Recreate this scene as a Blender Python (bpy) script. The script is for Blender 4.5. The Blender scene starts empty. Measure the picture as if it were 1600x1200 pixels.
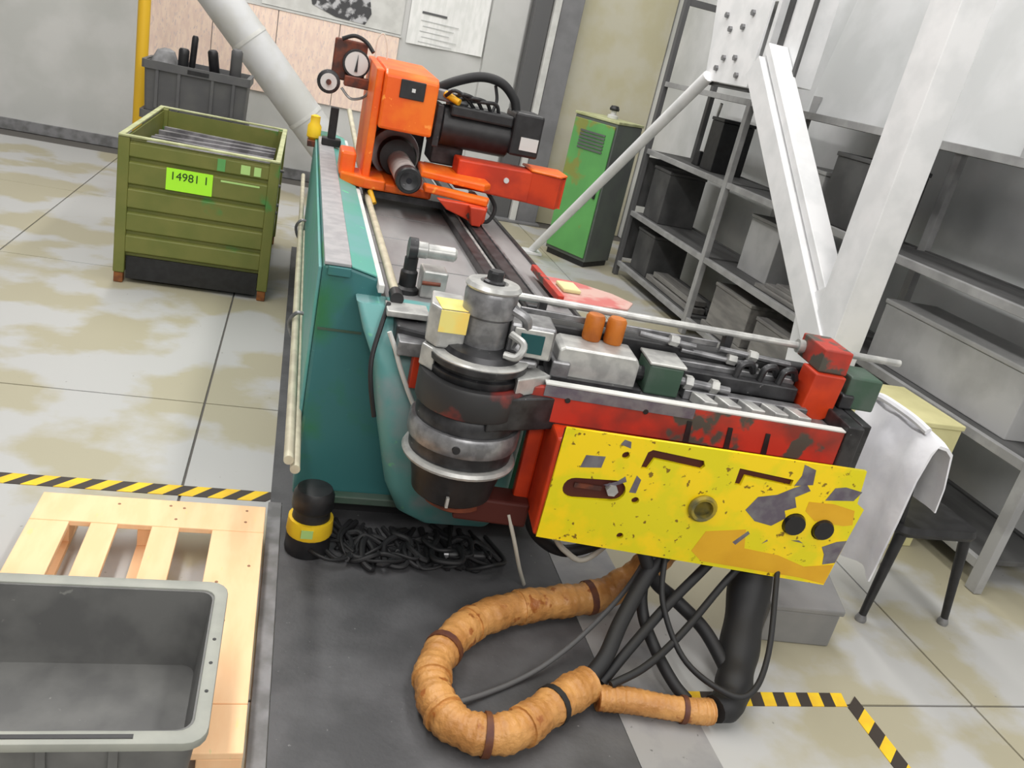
import bpy, bmesh, math, random
from mathutils import Vector, Matrix

random.seed(7)
S = bpy.context.scene
COL = S.collection

# ------------------------------------------------------------------ camera
CAM_H = 2.0
F_PX, YAW, PITCH, ROLL = 1312.06, math.radians(17.3257), math.radians(21.0306), math.radians(13.1149)
fw = Vector((math.sin(YAW)*math.cos(PITCH), math.cos(YAW)*math.cos(PITCH), -math.sin(PITCH)))
rt = Vector((math.cos(YAW), -math.sin(YAW), 0))
up = rt.cross(fw)
rt2 = math.cos(ROLL)*rt + math.sin(ROLL)*up
up2 = -math.sin(ROLL)*rt + math.cos(ROLL)*up
cd = bpy.data.cameras.new('camera'); cam = bpy.data.objects.new('camera', cd); COL.objects.link(cam)
m = Matrix((rt2, up2, -fw)).transposed().to_4x4(); m.translation = (0, 0, CAM_H)
cam.matrix_world = m
cd.sensor_width = 36; cd.lens = F_PX/1600*36; cd.clip_start = .05
S.camera = cam

# ------------------------------------------------------------------ light
w = bpy.data.worlds.new('hall_light'); S.world = w; w.use_nodes = True
w.node_tree.nodes['Background'].inputs[0].default_value = (1.0, .985, .96, 1)
w.node_tree.nodes['Background'].inputs[1].default_value = .42
def area(name, loc, size, sy, power, target=None):
    l = bpy.data.lights.new(name, 'AREA'); l.shape = 'RECTANGLE'; l.size = size; l.size_y = sy; l.energy = power
    l.color = (1, .98, .95)
    o = bpy.data.objects.new(name, l); COL.objects.link(o); o.location = loc
    if target:
        o.rotation_euler = (Vector(target)-Vector(loc)).to_track_quat('-Z', 'Y').to_euler()
    return o
area('ceiling_and_fill_lamp', (-1.2, 3.0, 5.6), .5, 7, 330)
area('ceiling_and_fill_lamp', (1.2, -3.2, 4.4), 6, 1.2, 330, (1.2, 3.5, .6))  # added fill lamp behind the camera, brightens the faces turned to the viewer
area('ceiling_and_fill_lamp', (2.2, 5.0, 5.6), .5, 9, 320)
area('ceiling_and_fill_lamp', (-1.2, 8.5, 5.6), .5, 4, 220)
S.view_settings.view_transform = 'Standard'
S.view_settings.look = 'None'
S.view_settings.exposure = -.58
S.view_settings.gamma = 1
S.view_settings.use_curve_mapping = False

# ------------------------------------------------------------------ materials
def lin(c):
    r = []
    for v in c:
        v = v/255
        r.append(v/12.92 if v <= .04045 else ((v+.055)/1.055)**2.4)
    return (*r, 1)
def mat(name, col, rough=.6, metal=0, col2=None, scale=6, lo=.4, hi=.6, col3=None, scale3=40, thr3=.68, bump=0, stretch=None, bscale=60):
    M = bpy.data.materials.new(name); M.use_nodes = True
    nt = M.node_tree; N = nt.nodes; L = nt.links; P = N['Principled BSDF']
    P.inputs['Roughness'].default_value = rough; P.inputs['Metallic'].default_value = metal
    P.inputs['Base Color'].default_value = lin(col)
    if col2 or col3 or bump:
        tc = N.new('ShaderNodeTexCoord'); mp = N.new('ShaderNodeMapping')
        if stretch: mp.inputs['Scale'].default_value = stretch
        L.new(tc.outputs['Object'], mp.inputs['Vector'])
        cur = None
        def layer(cur, c, sc, a, b, det):
            n = N.new('ShaderNodeTexNoise'); n.inputs['Scale'].default_value = sc; n.inputs['Detail'].default_value = det
            L.new(mp.outputs[0], n.inputs['Vector'])
            r = N.new('ShaderNodeValToRGB'); r.color_ramp.elements[0].position = a; r.color_ramp.elements[1].position = b
            L.new(n.outputs['Fac'], r.inputs[0])
            x = N.new('ShaderNodeMix'); x.data_type = 'RGBA'
            L.new(r.outputs[0], x.inputs[0])
            if cur is None: x.inputs[6].default_value = lin(col)
            else: L.new(cur, x.inputs[6])
            x.inputs[7].default_value = lin(c)
            return x.outputs[2]
        if col2: cur = layer(cur, col2, scale, lo, hi, 6)
        if col3: cur = layer(cur, col3, scale3, thr3, thr3+.04, 4)
        if cur is not None: L.new(cur, P.inputs['Base Color'])
        if bump:
            n = N.new('ShaderNodeTexNoise'); n.inputs['Scale'].default_value = bscale; n.inputs['Detail'].default_value = 5
            L.new(mp.outputs[0], n.inputs['Vector'])
            b = N.new('ShaderNodeBump'); b.inputs['Strength'].default_value = bump; b.inputs['Distance'].default_value = .01
            L.new(n.outputs['Fac'], b.inputs['Height']); L.new(b.outputs[0], P.inputs['Normal'])
    return M
K = {}
K['tile'] = mat('pale_floor_paint', (181, 181, 179), .55, col2=(169, 163, 140), scale=1.6, lo=.46, hi=.54, col3=(140, 138, 132), scale3=30, thr3=.72)
K['joint'] = mat('floor_joint', (95, 92, 88), .9)
K['mat'] = mat('oiled_floor_and_shade', (70, 70, 72), .6, col2=(88, 88, 90), scale=4, col3=(125, 125, 125), scale3=55, thr3=.72, bump=.2)
K['slab'] = mat('grey_slab', (128, 128, 130), .6, col2=(150, 149, 148), scale=5, col3=(95, 95, 95), scale3=30, thr3=.7)
K['kerb'] = mat('kerb_grey', (140, 140, 142), .7, col2=(110, 110, 110), scale=8)
K['wall'] = mat('wall_grey', (204, 204, 202), .85, col2=(194, 195, 192), scale=2)
K['wall_white'] = mat('wall_white', (226, 227, 228), .8, col2=(208, 210, 210), scale=1.6)
K['beige'] = mat('wall_beige', (200, 194, 164), .85, col2=(206, 202, 182), scale=3)
K['peach'] = mat('peach_board', (250, 226, 208), .8, col2=(240, 214, 200), scale=9, col3=(226, 205, 198), scale3=22, thr3=.6, stretch=(3, 1, .8))
K['steelgrey'] = mat('post_grey', (128, 128, 130), .6, col2=(118, 118, 120), scale=5)
K['postdark'] = mat('post_dark', (92, 92, 93), .6)
K['offwhite'] = mat('offwhite', (214, 214, 210), .6, col2=(200, 200, 196), scale=6)
K['truss'] = mat('white_steel_paint', (232, 232, 233), .45, col2=(220, 221, 222), scale=5)
K['bolt'] = mat('bolt_steel', (130, 130, 132), .4, .6)
K['teal'] = mat('teal_paint', (54, 112, 114), .45, col2=(46, 114, 74), scale=2.2, lo=.5, hi=.6, col3=(110, 175, 160), scale3=30, thr3=.73)
K['teal_lit'] = mat('lit_teal_paint', (84, 160, 146), .45, col2=(100, 158, 156), scale=5, col3=(88, 205, 150), scale3=16, thr3=.66)  # the teal again, lightened to put the light on the bed strips into colour
K['column'] = mat('grey_teal_paint', (92, 150, 148), .5, col2=(128, 150, 152), scale=5, lo=.5, hi=.66, col3=(110, 180, 140), scale3=14, thr3=.68)
K['galv'] = mat('galvanised', (172, 171, 172), .5, .2, col2=(156, 155, 158), scale=14)
K['bedtop'] = mat('bed_plate_steel', (140, 139, 140), .45, .3, col2=(160, 160, 160), scale=5, stretch=(1, .3, 1))
K['steel'] = mat('machined_steel', (150, 150, 152), .35, .55, col2=(116, 116, 118), scale=18)
K['steel_lt'] = mat('bright_steel', (196, 196, 192), .35, .35, col2=(168, 168, 166), scale=16)
K['darksteel'] = mat('oily_dark_steel', (66, 66, 68), .4, .4, col2=(44, 44, 46), scale=14, col3=(130, 130, 130), scale3=45, thr3=.7)
K['black'] = mat('black_plastic', (26, 26, 28), .45, col2=(36, 36, 38), scale=20)
K['rubber'] = mat('black_rubber', (30, 30, 32), .6)
K['tube'] = mat('ivory_tube', (206, 200, 176), .4, .1, col2=(188, 180, 158), scale=12)
K['red'] = mat('worn_red_paint', (190, 52, 34), .55, col2=(132, 50, 40), scale=5, lo=.42, hi=.6, col3=(76, 74, 66), scale3=7, thr3=.54)
K['red2'] = mat('orange_red_paint', (206, 62, 20), .45, col2=(178, 48, 20), scale=6)
K['rootred'] = mat('oily_red_paint', (46, 46, 47), .5, col2=(140, 50, 44), scale=6, lo=.54, hi=.66)
K['orange'] = mat('orange_paint', (240, 116, 22), .4, col2=(232, 92, 14), scale=6, col3=(250, 150, 60), scale3=18, thr3=.66)
K['yellow'] = mat('yellow_paint', (248, 214, 10), .45, col2=(226, 212, 10), scale=4, lo=.46, hi=.54, col3=(130, 100, 16), scale3=34, thr3=.64)
K['ochre'] = mat('ochre_paint', (218, 162, 24), .5, col2=(226, 172, 30), scale=7)
K['bossring'] = mat('worn_boss_paint', (160, 140, 36), .5, col2=(96, 92, 60), scale=14)
K['bare'] = mat('bare_metal_chip', (122, 120, 124), .55, .2, col2=(100, 92, 104), scale=16)
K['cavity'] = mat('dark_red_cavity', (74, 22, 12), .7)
K['black_hole'] = mat('lens_black', (18, 18, 26), .25)
K['tapey'] = mat('tape_yellow', (246, 206, 36), .6, col2=(236, 190, 40), scale=9)
K['tapek'] = mat('tape_black', (58, 50, 44), .6)
K['wood'] = mat('peach_wood', (255, 212, 166), .75, col2=(252, 204, 156), scale=5, col3=(228, 210, 150), scale3=7, thr3=.66, stretch=(4, 1, 1))
K['nail'] = mat('nail', (150, 110, 80), .5)
K['olive'] = mat('olive_green_paint', (116, 118, 56), .5, col2=(106, 112, 50), scale=5, col3=(76, 128, 62), scale3=2.6, thr3=.62)
K['olive_rim'] = mat('pale_green_rim', (190, 194, 150), .5, col2=(164, 168, 120), scale=8)
K['faintink'] = mat('faint_ink', (196, 197, 196), .8)
K['rust'] = mat('rust_foot', (150, 92, 44), .7, col2=(120, 70, 40), scale=20)
K['lime'] = mat('lime_card', (176, 250, 50), .6)
K['ink'] = mat('ink', (30, 60, 20), .7)
K['palegreen'] = mat('pale_green_sticker', (176, 214, 130), .6)
K['scrap'] = mat('scrap_steel', (160, 158, 162), .4, .4, col2=(110, 108, 112), scale=8)
K['tote'] = mat('dark_grey_plastic', (92, 92, 92), .55, col2=(84, 84, 86), scale=6)
K['crate'] = mat('grey_plastic', (112, 112, 110), .5, col2=(96, 96, 95), scale=7, col3=(134, 134, 130), scale3=30, thr3=.7)
K['crate_rim'] = mat('grey_plastic_rim', (160, 161, 152), .5, col2=(148, 150, 142), scale=8)
K['duct'] = mat('pale_duct', (204, 205, 206), .55, col2=(194, 194, 190), scale=3)
K['hose'] = mat('orange_hose', (182, 126, 68), .42, col2=(208, 152, 88), scale=10, col3=(160, 96, 44), scale3=13, thr3=.62, bump=1.0, bscale=28)
K['hoseband'] = mat('brown_tape', (112, 66, 34), .6, col2=(90, 50, 40), scale=20)
K['green'] = mat('green_paint', (98, 168, 92), .5, col2=(92, 158, 88), scale=3, col3=(134, 140, 70), scale3=2.2, thr3=.56)
K['greygreen'] = mat('grey_green_paint', (98, 106, 98), .6, col2=(90, 94, 92), scale=3)
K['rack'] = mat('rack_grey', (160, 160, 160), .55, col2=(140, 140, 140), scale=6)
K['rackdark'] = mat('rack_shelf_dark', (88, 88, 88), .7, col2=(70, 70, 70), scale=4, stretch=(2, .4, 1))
K['board'] = mat('grey_board', (136, 134, 130), .8, col2=(112, 110, 108), scale=5, stretch=(3, .5, 3))
K['darkbox'] = mat('dark_box', (66, 66, 67), .7, col2=(82, 82, 82), scale=4)
K['lightbox'] = mat('light_grey_box', (176, 176, 176), .7, col2=(160, 160, 160), scale=4)
K['pink'] = mat('faded_red_plate', (190, 104, 100), .6, col2=(196, 160, 150), scale=7, lo=.42, hi=.56)
K['glass_teal'] = mat('teal_glass', (8, 74, 78), .12)
K['amber'] = mat('amber_rubber', (186, 104, 22), .5, col2=(160, 84, 16), scale=12)
K['darkgreen'] = mat('dark_green_paint', (58, 84, 68), .5, col2=(76, 92, 82), scale=8)
K['paper'] = mat('paper', (240, 240, 238), .8, col2=(228, 229, 226), scale=5, stretch=(4, 1, 1))
K['print'] = mat('machine_print', (70, 70, 72), .7, col2=(190, 190, 192), scale=9, lo=.5, hi=.58)
K['labely'] = mat('yellow_label', (246, 214, 110), .6, col2=(236, 222, 130), scale=12)
K['carton'] = mat('cardboard', (216, 210, 158), .8, col2=(204, 198, 146), scale=4)
K['cloth'] = mat('white_cloth', (228, 228, 232), .9, col2=(216, 216, 222), scale=6, bump=.3, bscale=14)
K['yellowpost'] = mat('yellow_post', (226, 180, 40), .5)
K['greybox'] = mat('grey_box', (134, 133, 132), .6, col2=(122, 122, 122), scale=4)
K['whitecable'] = mat('white_cable', (204, 202, 190), .5)
K['label_white'] = mat('white_label', (206, 206, 204), .6)
K['brownred'] = mat('dirty_brown_red', (120, 58, 34), .6, col2=(70, 40, 34), scale=14)

# ------------------------------------------------------------------ mesh builder
class G:
    def __init__(s, X=None): s.v = []; s.f = []; s.X = X
    def add(s, vs, fs):
        o = len(s.v)
        for p in vs:
            p = Vector(p); s.v.append(s.X(p) if s.X else p)
        s.f += [tuple(i+o for i in f) for f in fs]
        return s
    def box(s, x0, x1, y0, y1, z0, z1):
        return s.hexa([(x0,y0),(x1,y0),(x1,y1),(x0,y1)], z0, z1)
    def hexa(s, q, z0, z1, q2=None):
        q2 = q2 or q
        vs = [(*p, z0) for p in q]+[(*p, z1) for p in q2]; n = len(q)
        return s.add(vs, [tuple(range(n))[::-1], tuple(range(n, 2*n))]+[(i, (i+1) % n, (i+1) % n+n, i+n) for i in range(n)])
    def prism(s, poly, ax, a, b):
        """poly in the two remaining axes, extruded along ax from a to b"""
        def P(p, t): return {'x': (t, p[0], p[1]), 'y': (p[0], t, p[1]), 'z': (p[0], p[1], t)}[ax]
        n = len(poly)
        return s.add([P(p, a) for p in poly]+[P(p, b) for p in poly],
                     [tuple(range(n))[::-1], tuple(range(n, 2*n))]+[(i, (i+1) % n, (i+1) % n+n, i+n) for i in range(n)])
    def rings(s, R, cap=True, closed=False):
        n = len(R[0]); vs = [p for r in R for p in r]; fs = []
        m = len(R)
        for j in range(m if closed else m-1):
            k = (j+1) % m
            fs += [(j*n+i, j*n+(i+1) % n, k*n+(i+1) % n, k*n+i) for i in range(n)]
        if cap and not closed: fs += [tuple(range(n))[::-1], tuple(range((m-1)*n, m*n))]
        return s.add(vs, fs)
    def lathe(s, c, prof, n=28, axis='z'):
        R = []
        for r, h in prof:
            ring = []
            for i in range(n):
                a = 2*math.pi*i/n; u, v = r*math.cos(a), r*math.sin(a)
                ring.append({'z': (c[0]+u, c[1]+v, c[2]+h), 'x': (c[0]+h, c[1]+u, c[2]+v), 'y': (c[0]+u, c[1]+h, c[2]+v)}[axis])
            R.append(ring)
        return s.rings(R)
    def cyl(s, p, q, r, n=14, r2=None):
        return s.tube([p, q], r, n, r_end=r2)
    def tube(s, path, r, n=10, r_end=None, rf=None):
        path = [Vector(p) for p in path]; R = []; N = len(path)
        t0 = (path[1]-path[0]).normalized()
        a = Vector((0, 0, 1)) if abs(t0.z) < .9 else Vector((1, 0, 0))
        u = t0.cross(a).normalized()
        for i, p in enumerate(path):
            t = (path[min(i+1, N-1)]-path[max(i-1, 0)]).normalized()
            u = (u-t*u.dot(t)).normalized(); v = t.cross(u)
            rr = rf(i/(N-1)) if rf else (r if r_end is None else r+(r_end-r)*i/(N-1))
            R.append([p+u*rr*math.cos(2*math.pi*k/n)+v*rr*math.sin(2*math.pi*k/n) for k in range(n)])
        return s.rings(R)
def spline(pts, k=8):
    pts = [Vector(p) for p in pts]; P = [2*pts[0]-pts[1]]+pts+[2*pts[-1]-pts[-2]]; out = []
    for i in range(1, len(P)-2):
        for j in range(k):
            t = j/k; a, b, c, d = P[i-1], P[i], P[i+1], P[i+2]
            out.append(.5*((2*b)+(c-a)*t+(2*a-5*b+4*c-d)*t*t+(3*b-a-3*c+d)*t**3))
    out.append(pts[-1]); return out
def rrect(x0, x1, y0, y1, r, z, k=4):
    out = []
    for cx, cy, a0 in ((x1-r, y1-r, 0), (x0+r, y1-r, 90), (x0+r, y0+r, 180), (x1-r, y0+r, 270)):
        for i in range(k+1):
            a = math.radians(a0+90*i/k); out.append((cx+r*math.cos(a), cy+r*math.sin(a), z))
    return out
def root_loc(o):
    l = Vector((0, 0, 0))
    while o: l = l+o.location; o = o.parent
    return l
def build(name, g, mt, parent=None, bevel=0, smooth=False, **props):
    off = root_loc(parent)
    me = bpy.data.meshes.new(name)
    if parent is None and props.get('origin'):
        off = Vector(props['origin'])
    me.from_pydata([v-off for v in g.v], [], g.f)
    bm = bmesh.new(); bm.from_mesh(me); bmesh.ops.recalc_face_normals(bm, faces=bm.faces); bm.to_mesh(me); bm.free()
    me.materials.append(K[mt])
    o = bpy.data.objects.new(name, me); COL.objects.link(o)
    if parent: o.parent = parent
    elif props.get('origin'): o.location = off
    if bevel:
        b = o.modifiers.new('edge', 'BEVEL'); b.width = bevel; b.segments = 2; b.limit_method = 'ANGLE'; b.angle_limit = math.radians(40)
    if smooth:
        for p in me.polygons: p.use_smooth = True
        e = o.modifiers.new('split', 'EDGE_SPLIT'); e.split_angle = math.radians(38)
    for k in ('label', 'category', 'group', 'kind'):
        if props.get(k): o[k] = props[k]
    return o
def thing(name, loc, label, cat, group=None):
    o = bpy.data.objects.new(name, None); COL.objects.link(o); o.location = loc; o.empty_display_size = .1
    o['label'] = label; o['category'] = cat
    if group: o['group'] = group
    return o
def copy_tree(o, delta, parent=None):
    c = o.copy(); COL.objects.link(c); c.parent = parent
    if parent is None: c.location = o.location+Vector(delta)
    for ch in o.children: copy_tree(ch, delta, c)
    return c
def text_mesh(name, s, size, M, mt, parent):
    cu = bpy.data.curves.new(name, 'FONT'); cu.body = s; cu.size = size; cu.extrude = .0008; cu.align_x = 'CENTER'; cu.align_y = 'CENTER'
    t = bpy.data.objects.new(name, cu); COL.objects.link(t)
    bpy.context.view_layer.update()
    me = bpy.data.meshes.new_from_object(t.evaluated_get(bpy.context.evaluated_depsgraph_get()))
    bpy.data.objects.remove(t)
    off = root_loc(parent)
    me.transform(Matrix.Translation(-off) @ M); me.materials.clear(); me.materials.append(K[mt])
    o = bpy.data.objects.new(name, me); COL.objects.link(o); o.parent = parent
    return o
def plate_with_holes(name, outer, holes, thick, M, mt, parent, bevel=.002):
    """flat plate in its own xy plane with cut-outs, placed by matrix M"""
    cu = bpy.data.curves.new(name, 'CURVE'); cu.dimensions = '2D'; cu.fill_mode = 'BOTH'; cu.extrude = thick/2
    for poly in [outer]+holes:
        sp = cu.splines.new('POLY'); sp.points.add(len(poly)-1); sp.use_cyclic_u = True
        for i, p in enumerate(poly): sp.points[i].co = (p[0], p[1], 0, 1)
    t = bpy.data.objects.new(name, cu); COL.objects.link(t); bpy.context.view_layer.update()
    me = bpy.data.meshes.new_from_object(t.evaluated_get(bpy.context.evaluated_depsgraph_get()))
    bpy.data.objects.remove(t)
    me.transform(Matrix.Translation(-root_loc(parent)) @ M); me.materials.clear(); me.materials.append(K[mt])
    o = bpy.data.objects.new(name, me); COL.objects.link(o); o.parent = parent
    return o

# ------------------------------------------------------------------ setting
g = G().box(-7, 6, -3, 11.1, -.12, -.008)
floor = build('floor', g, 'joint', kind='structure')
xs = [-.3+1.58*k for k in range(-4, 4)]; ys = [2.1*k for k in range(-1, 6)]
for i in range(len(xs)-1):
    for j in range(len(ys)-1):
        build('floor_tile', G().box(xs[i]+.005, xs[i+1]-.005, ys[j]+.005, min(ys[j+1], 10.9)-.005, -.03, 0), 'tile', floor, bevel=.003)
build('trim_1', G().box(.062, .118, 0.2, 3.255, .0005, .012), 'kerb', kind='structure', bevel=.003)
build('trim_2', G().hexa([(.12, .9), (1.28, .9), (1.28, 7.6), (.07, 7.6), (.07, 3.26), (.12, 3.26)], .0005, .006), 'mat', kind='structure')  # dark strip left of the bed puts the machine's base shadow into floor colour
build('trim_3', G().box(1.283, 1.575, .9, 3.1, .0005, .006), 'slab', kind='structure')
wb = build('wall_back', G().box(-7, 4.6, 10.9, 11.1, 0, 4.6), 'wall', kind='structure')
build('wall_right', G().box(4.4, 4.6, -3, 10.9, 0, 4.6), 'wall_white', kind='structure')
build('trim_4', G().box(3.13, 4.38, 10.86, 10.899, 0, 4.6), 'beige', kind='structure')
build('trim_5', G().box(2.07, 2.5, 10.8, 10.899, 0, 4.6), 'wall', kind='structure')
build('baseboard_back', G().box(-7, 2.04, 10.86, 10.9, 0, .12), 'kerb', kind='structure')
t = thing('steel_wall_column', (2.82, 10.7, 0), 'grey steel wall column between the paper chart and the beige wall', 'column')
build('dark_flange', G().box(2.53, 2.74, 10.62, 10.78, 0, 4.6), 'postdark', t, .008)
build('web', G().box(2.84, 3.11, 10.58, 10.8, 0, 4.6), 'steelgrey', t, .008)
build('cable_conduit', G().box(2.75, 2.83, 10.55, 10.75, 0, 4.6), 'offwhite', t, .006)
build('base_plate', G().box(2.5, 3.15, 10.5, 10.79, 0, .03), 'steelgrey', t, .004)

# wall posters
t = thing('wall_board', (-.3, 10.89, .9), 'long peach-coloured board along the back wall behind the tote stack', 'board')
for k in range(4):
    x0 = -1.75+k*.7
    build('panel', G().box(x0, x0+.69, 10.872, 10.895, .95, 1.875), 'peach', t, .003)
build('top_rail', G().box(-1.76, 1.06, 10.865, 10.895, 1.878, 1.9), 'offwhite', t)
t = thing('machine_poster', (.36, 10.89, 1.92), 'dark machinery photo print above the peach board', 'poster')
build('sheet', G().box(-.55, 1.05, 10.885, 10.897, 1.91, 2.75), 'offwhite', t)
build('print', G().prism([(0, 2.02), (.28, 1.94), (.62, 1.93), (.68, 2.06), (.62, 2.3), (.1, 2.35), (-.05, 2.2)], 'y', 10.879, 10.8848), 'print', t)
t = thing('paper_chart', (1.6, 10.88, 1.85), 'white printed paper chart with curled lower corner on back wall', 'poster')
gg = G()
R = []
for i in range(9):
    u = i/8
    col = []
    for j in range(9):
        v = j/8; z = 1.84+.95*v+(.03*u if v < .01 else 0)
        curl = .004+.10*max(0, u-.55)**1.5*(1-v)**2+.012*math.sin(u*6)*(1-v)
        col.append((1.12+.93*u, 10.888-curl, z))
    R.append(col)
vs = [p for r in R for p in r]+[(p[0], p[1]-.003, p[2]) for r in R for p in r]; fs = []
for i in range(8):
    for j in range(8):
        a = i*9+j; fs += [(a, a+1, a+10, a+9), (a+81, a+90, a+91, a+82)]
bd = [j for j in range(9)]+[i*9+8 for i in range(1, 9)]+[72+j for j in range(7, -1, -1)]+[i*9 for i in range(7, 0, -1)]
for i in range(len(bd)):
    a, b = bd[i], bd[(i+1) % len(bd)]; fs.append((a, b, b+81, a+81))
gg.add(vs, fs)
build('sheet', gg, 'paper', t, smooth=True)
g = G()
g.box(1.26, 1.56, 10.867, 10.870, 2.2, 2.225)
build('heading_line', g, 'postdark', t)
g = G()
for k in range(5): g.box(1.26+.03*(k % 2), 1.72-.05*(k % 3), 10.867, 10.870, 2.12-k*.06, 2.128-k*.06)
build('text_line', g, 'faintink', t)

# ------------------------------------------------------------------ tube bending machine
mc = thing('tube_bending_machine', (.7, 4.2, 0), 'teal tube bending machine with orange carriage and yellow arm cover', 'machine')
build('plinth', G().box(.22, 1.2, 3.24, 7.0, .006, .13), 'rubber', mc)
bed = build('bed_frame', G().prism([(.15, .12), (1.27, .12), (1.27, .99), (.385, .99), (.385, 1.06), (.36, 1.10), (.26, 1.125), (.15, 1.125)], 'y', 3.15, 7.0), 'teal', mc, .012)
build('bed_plate', G().box(.388, 1.262, 3.2, 6.95, .985, 1.003), 'bedtop', mc, .003)
for k in range(6): build('plate_joint', G().box(.412, .88, 3.75+.52*k, 3.758+.52*k, 1.0031, 1.0045), 'kerb', mc)
build('side_strip', G().prism([(.258, 1.127), (.355, 1.104), (.357, 1.109), (.258, 1.132)], 'y', 3.15, 6.9), 'teal_lit', mc)
build('edge_strip', G().box(.36, .383, 3.08, 6.9, 1.064, 1.098), 'offwhite', mc, .004)
for k in range(2):
    build('ledge', G().box(.155, .256, 3.15+1.7*k, 4.846+1.7*k, 1.1255, 1.14), 'galv', mc, .003)
build('ledge_lip', G().box(.17, .256, 3.135, 3.149, 1.09, 1.125), 'teal', mc, .003)
build('side_strake', G().box(.135, .149, 3.17, 6.9, .3, 1.11), 'teal_lit', mc, .005)
build('base_flange', G().box(.2, 1.25, 3.10, 3.149, .12, .155), 'darkgreen', mc, .005)
build('guide_rod', G().cyl((.432, 3.1, 1.06), (.432, 5.3, 1.06), .018), 'tube', mc, smooth=True)
build('rod_end_cap', G().cyl((.432, 3.05, 1.06), (.432, 3.13, 1.06), .026), 'black', mc, smooth=True)
build('guide_rod', G().cyl((.425, 5.55, 1.09), (.36, 6.75, 1.34), .018), 'tube', mc, smooth=True)
build('slide_rail', G().box(.90, .955, 3.2, 6.8, 1.004, 1.05), 'darksteel', mc, .006)
build('slide_rail', G().box(.985, 1.05, 3.2, 6.8, 1.004, 1.07), 'darksteel', mc, .006)
build('rail_cover', G().box(.962, .978, 3.2, 6.8, 1.004, 1.045), 'steel_lt', mc, .003)
build('rail_cover', G().box(1.053, 1.066, 3.2, 6.8, 1.004, 1.075), 'steel', mc, .003)
build('edge_rail', G().box(1.258, 1.278, 3.2, 6.95, .97, 1.016), 'darksteel', mc, .003)
# tail post
build('tail_post', G().box(.205, .26, 6.15, 6.22, 1.14, 1.40), 'black', mc, .006)
build('tail_clamp', G().box(.17, .30, 6.13, 6.24, 1.14, 1.19), 'black', mc, .006)
build('pressure_valve', G().lathe((.12, 6.6, 1.10), [(.03, 0), (.05, .02), (.05, .10), (.035, .12), (.035, .17), (.012, .18)], 14), 'tapey', mc, smooth=True)
build('valve_bracket', G().box(.08, .16, 6.5, 6.7, 1.06, 1.1), 'brownred', mc)
# long side pipes
for (zz, xx, y0, y1) in ((.525, .102, 2.70, 8.3), (.49, .128, 2.70, 6.2)):
    build('side_pipe', G().cyl((xx, y0, zz), (xx, y1, zz), .018), 'tube', mc, smooth=True)
for yy in (4.15, 6.2):
    build('pipe_bracket', G().tube(spline([(.15, yy, .44), (.10, yy, .44), (.07, yy, .52), (.10, yy, .575), (.15, yy, .575)], 5), .01, 8), 'steel', mc, smooth=True)
# front column under the bending head
def ring(z, x0, x1, y0, y1, r): return rrect(x0, x1, y0, y1, r, z, 5)
g = G().rings([ring(.13, .66, .98, 2.98, 3.16, .05), ring(.2, .56, 1.0, 2.93, 3.16, .06), ring(.34, .49, 1.0, 2.88, 3.16, .06), ring(.6, .42, 1.0, 2.86, 3.16, .06),
               ring(.85, .365, 1.0, 2.88, 3.16, .05), ring(.95, .315, 1.0, 2.95, 3.16, .04), ring(1.03, .285, 1.0, 3.04, 3.16, .03)])
build('front_column', g, 'column', mc, smooth=True)
build('head_casting', G().prism([(.425, 2.89), (.56, 2.84), (1.02, 2.84), (1.02, 3.19), (.425, 3.12)], 'z', .90, 1.012), 'darksteel', mc, .012)
build('casting_edge', G().tube(spline([(.395, 2.842, 1.0), (.425, 2.835, .94), (.455, 2.83, .87), (.50, 2.825, .78), (.54, 2.82, .71)], 6), .009, 8), 'offwhite', mc, smooth=True)
build('face_seam', G().box(.16, .33, 3.1465, 3.1498, .865, .875), 'darkgreen', mc)
build('column_seam', G().tube(spline([(.40, 3.02, 1.05), (.375, 2.94, .98), (.352, 2.87, .88), (.362, 2.845, .78), (.392, 2.845, .66)], 6), .009, 8), 'rubber', mc, smooth=True)  # dark tube added to draw the black seam at the column's edge
build('front_bracket', G().box(.39, .55, 2.95, 3.07, 1.02, 1.045), 'steel_lt', mc, .004)
build('front_bracket', G().box(.43, .54, 2.80, 2.885, .93, .985), 'steel', mc, .004)
build('bracket_rod', G().cyl((.52, 2.93, .80), (.515, 2.93, 1.0), .012), 'labely', mc, smooth=True)
build('spring_guard', G().box(.495, .53, 2.82, 2.87, .80, .95), 'red2', mc, .004)
# mandrel nozzle on its post
noz = build('mandrel_nozzle', G().lathe((.52, 3.35, 1.19), [(.0, 0), (.034, 0), (.034, .04), (.03, .045), (.03, .155), (.022, .165), (0, .166)], 18, 'x'), 'steel_lt', mc, smooth=True)
build('nozzle_clamp', G().lathe((.485, 3.35, 1.19), [(.0, 0), (.046, 0), (.046, .035), (0, .035)], 16, 'x'), 'darksteel', noz, smooth=True)
build('nozzle_post', G().lathe((.505, 3.35, 1.003), [(.05, 0), (.05, .02), (.036, .03), (.036, .09), (.028, .1), (.028, .15)], 18), 'black', noz, smooth=True)
build('nozzle_block', G().box(.555, .66, 3.30, 3.42, 1.003, 1.12), 'steel_lt', noz, .008)
build('nozzle_lever', G().cyl((.555, 3.29, 1.07), (.63, 3.28, 1.075), .008), 'brownred', noz, smooth=True)

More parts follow.
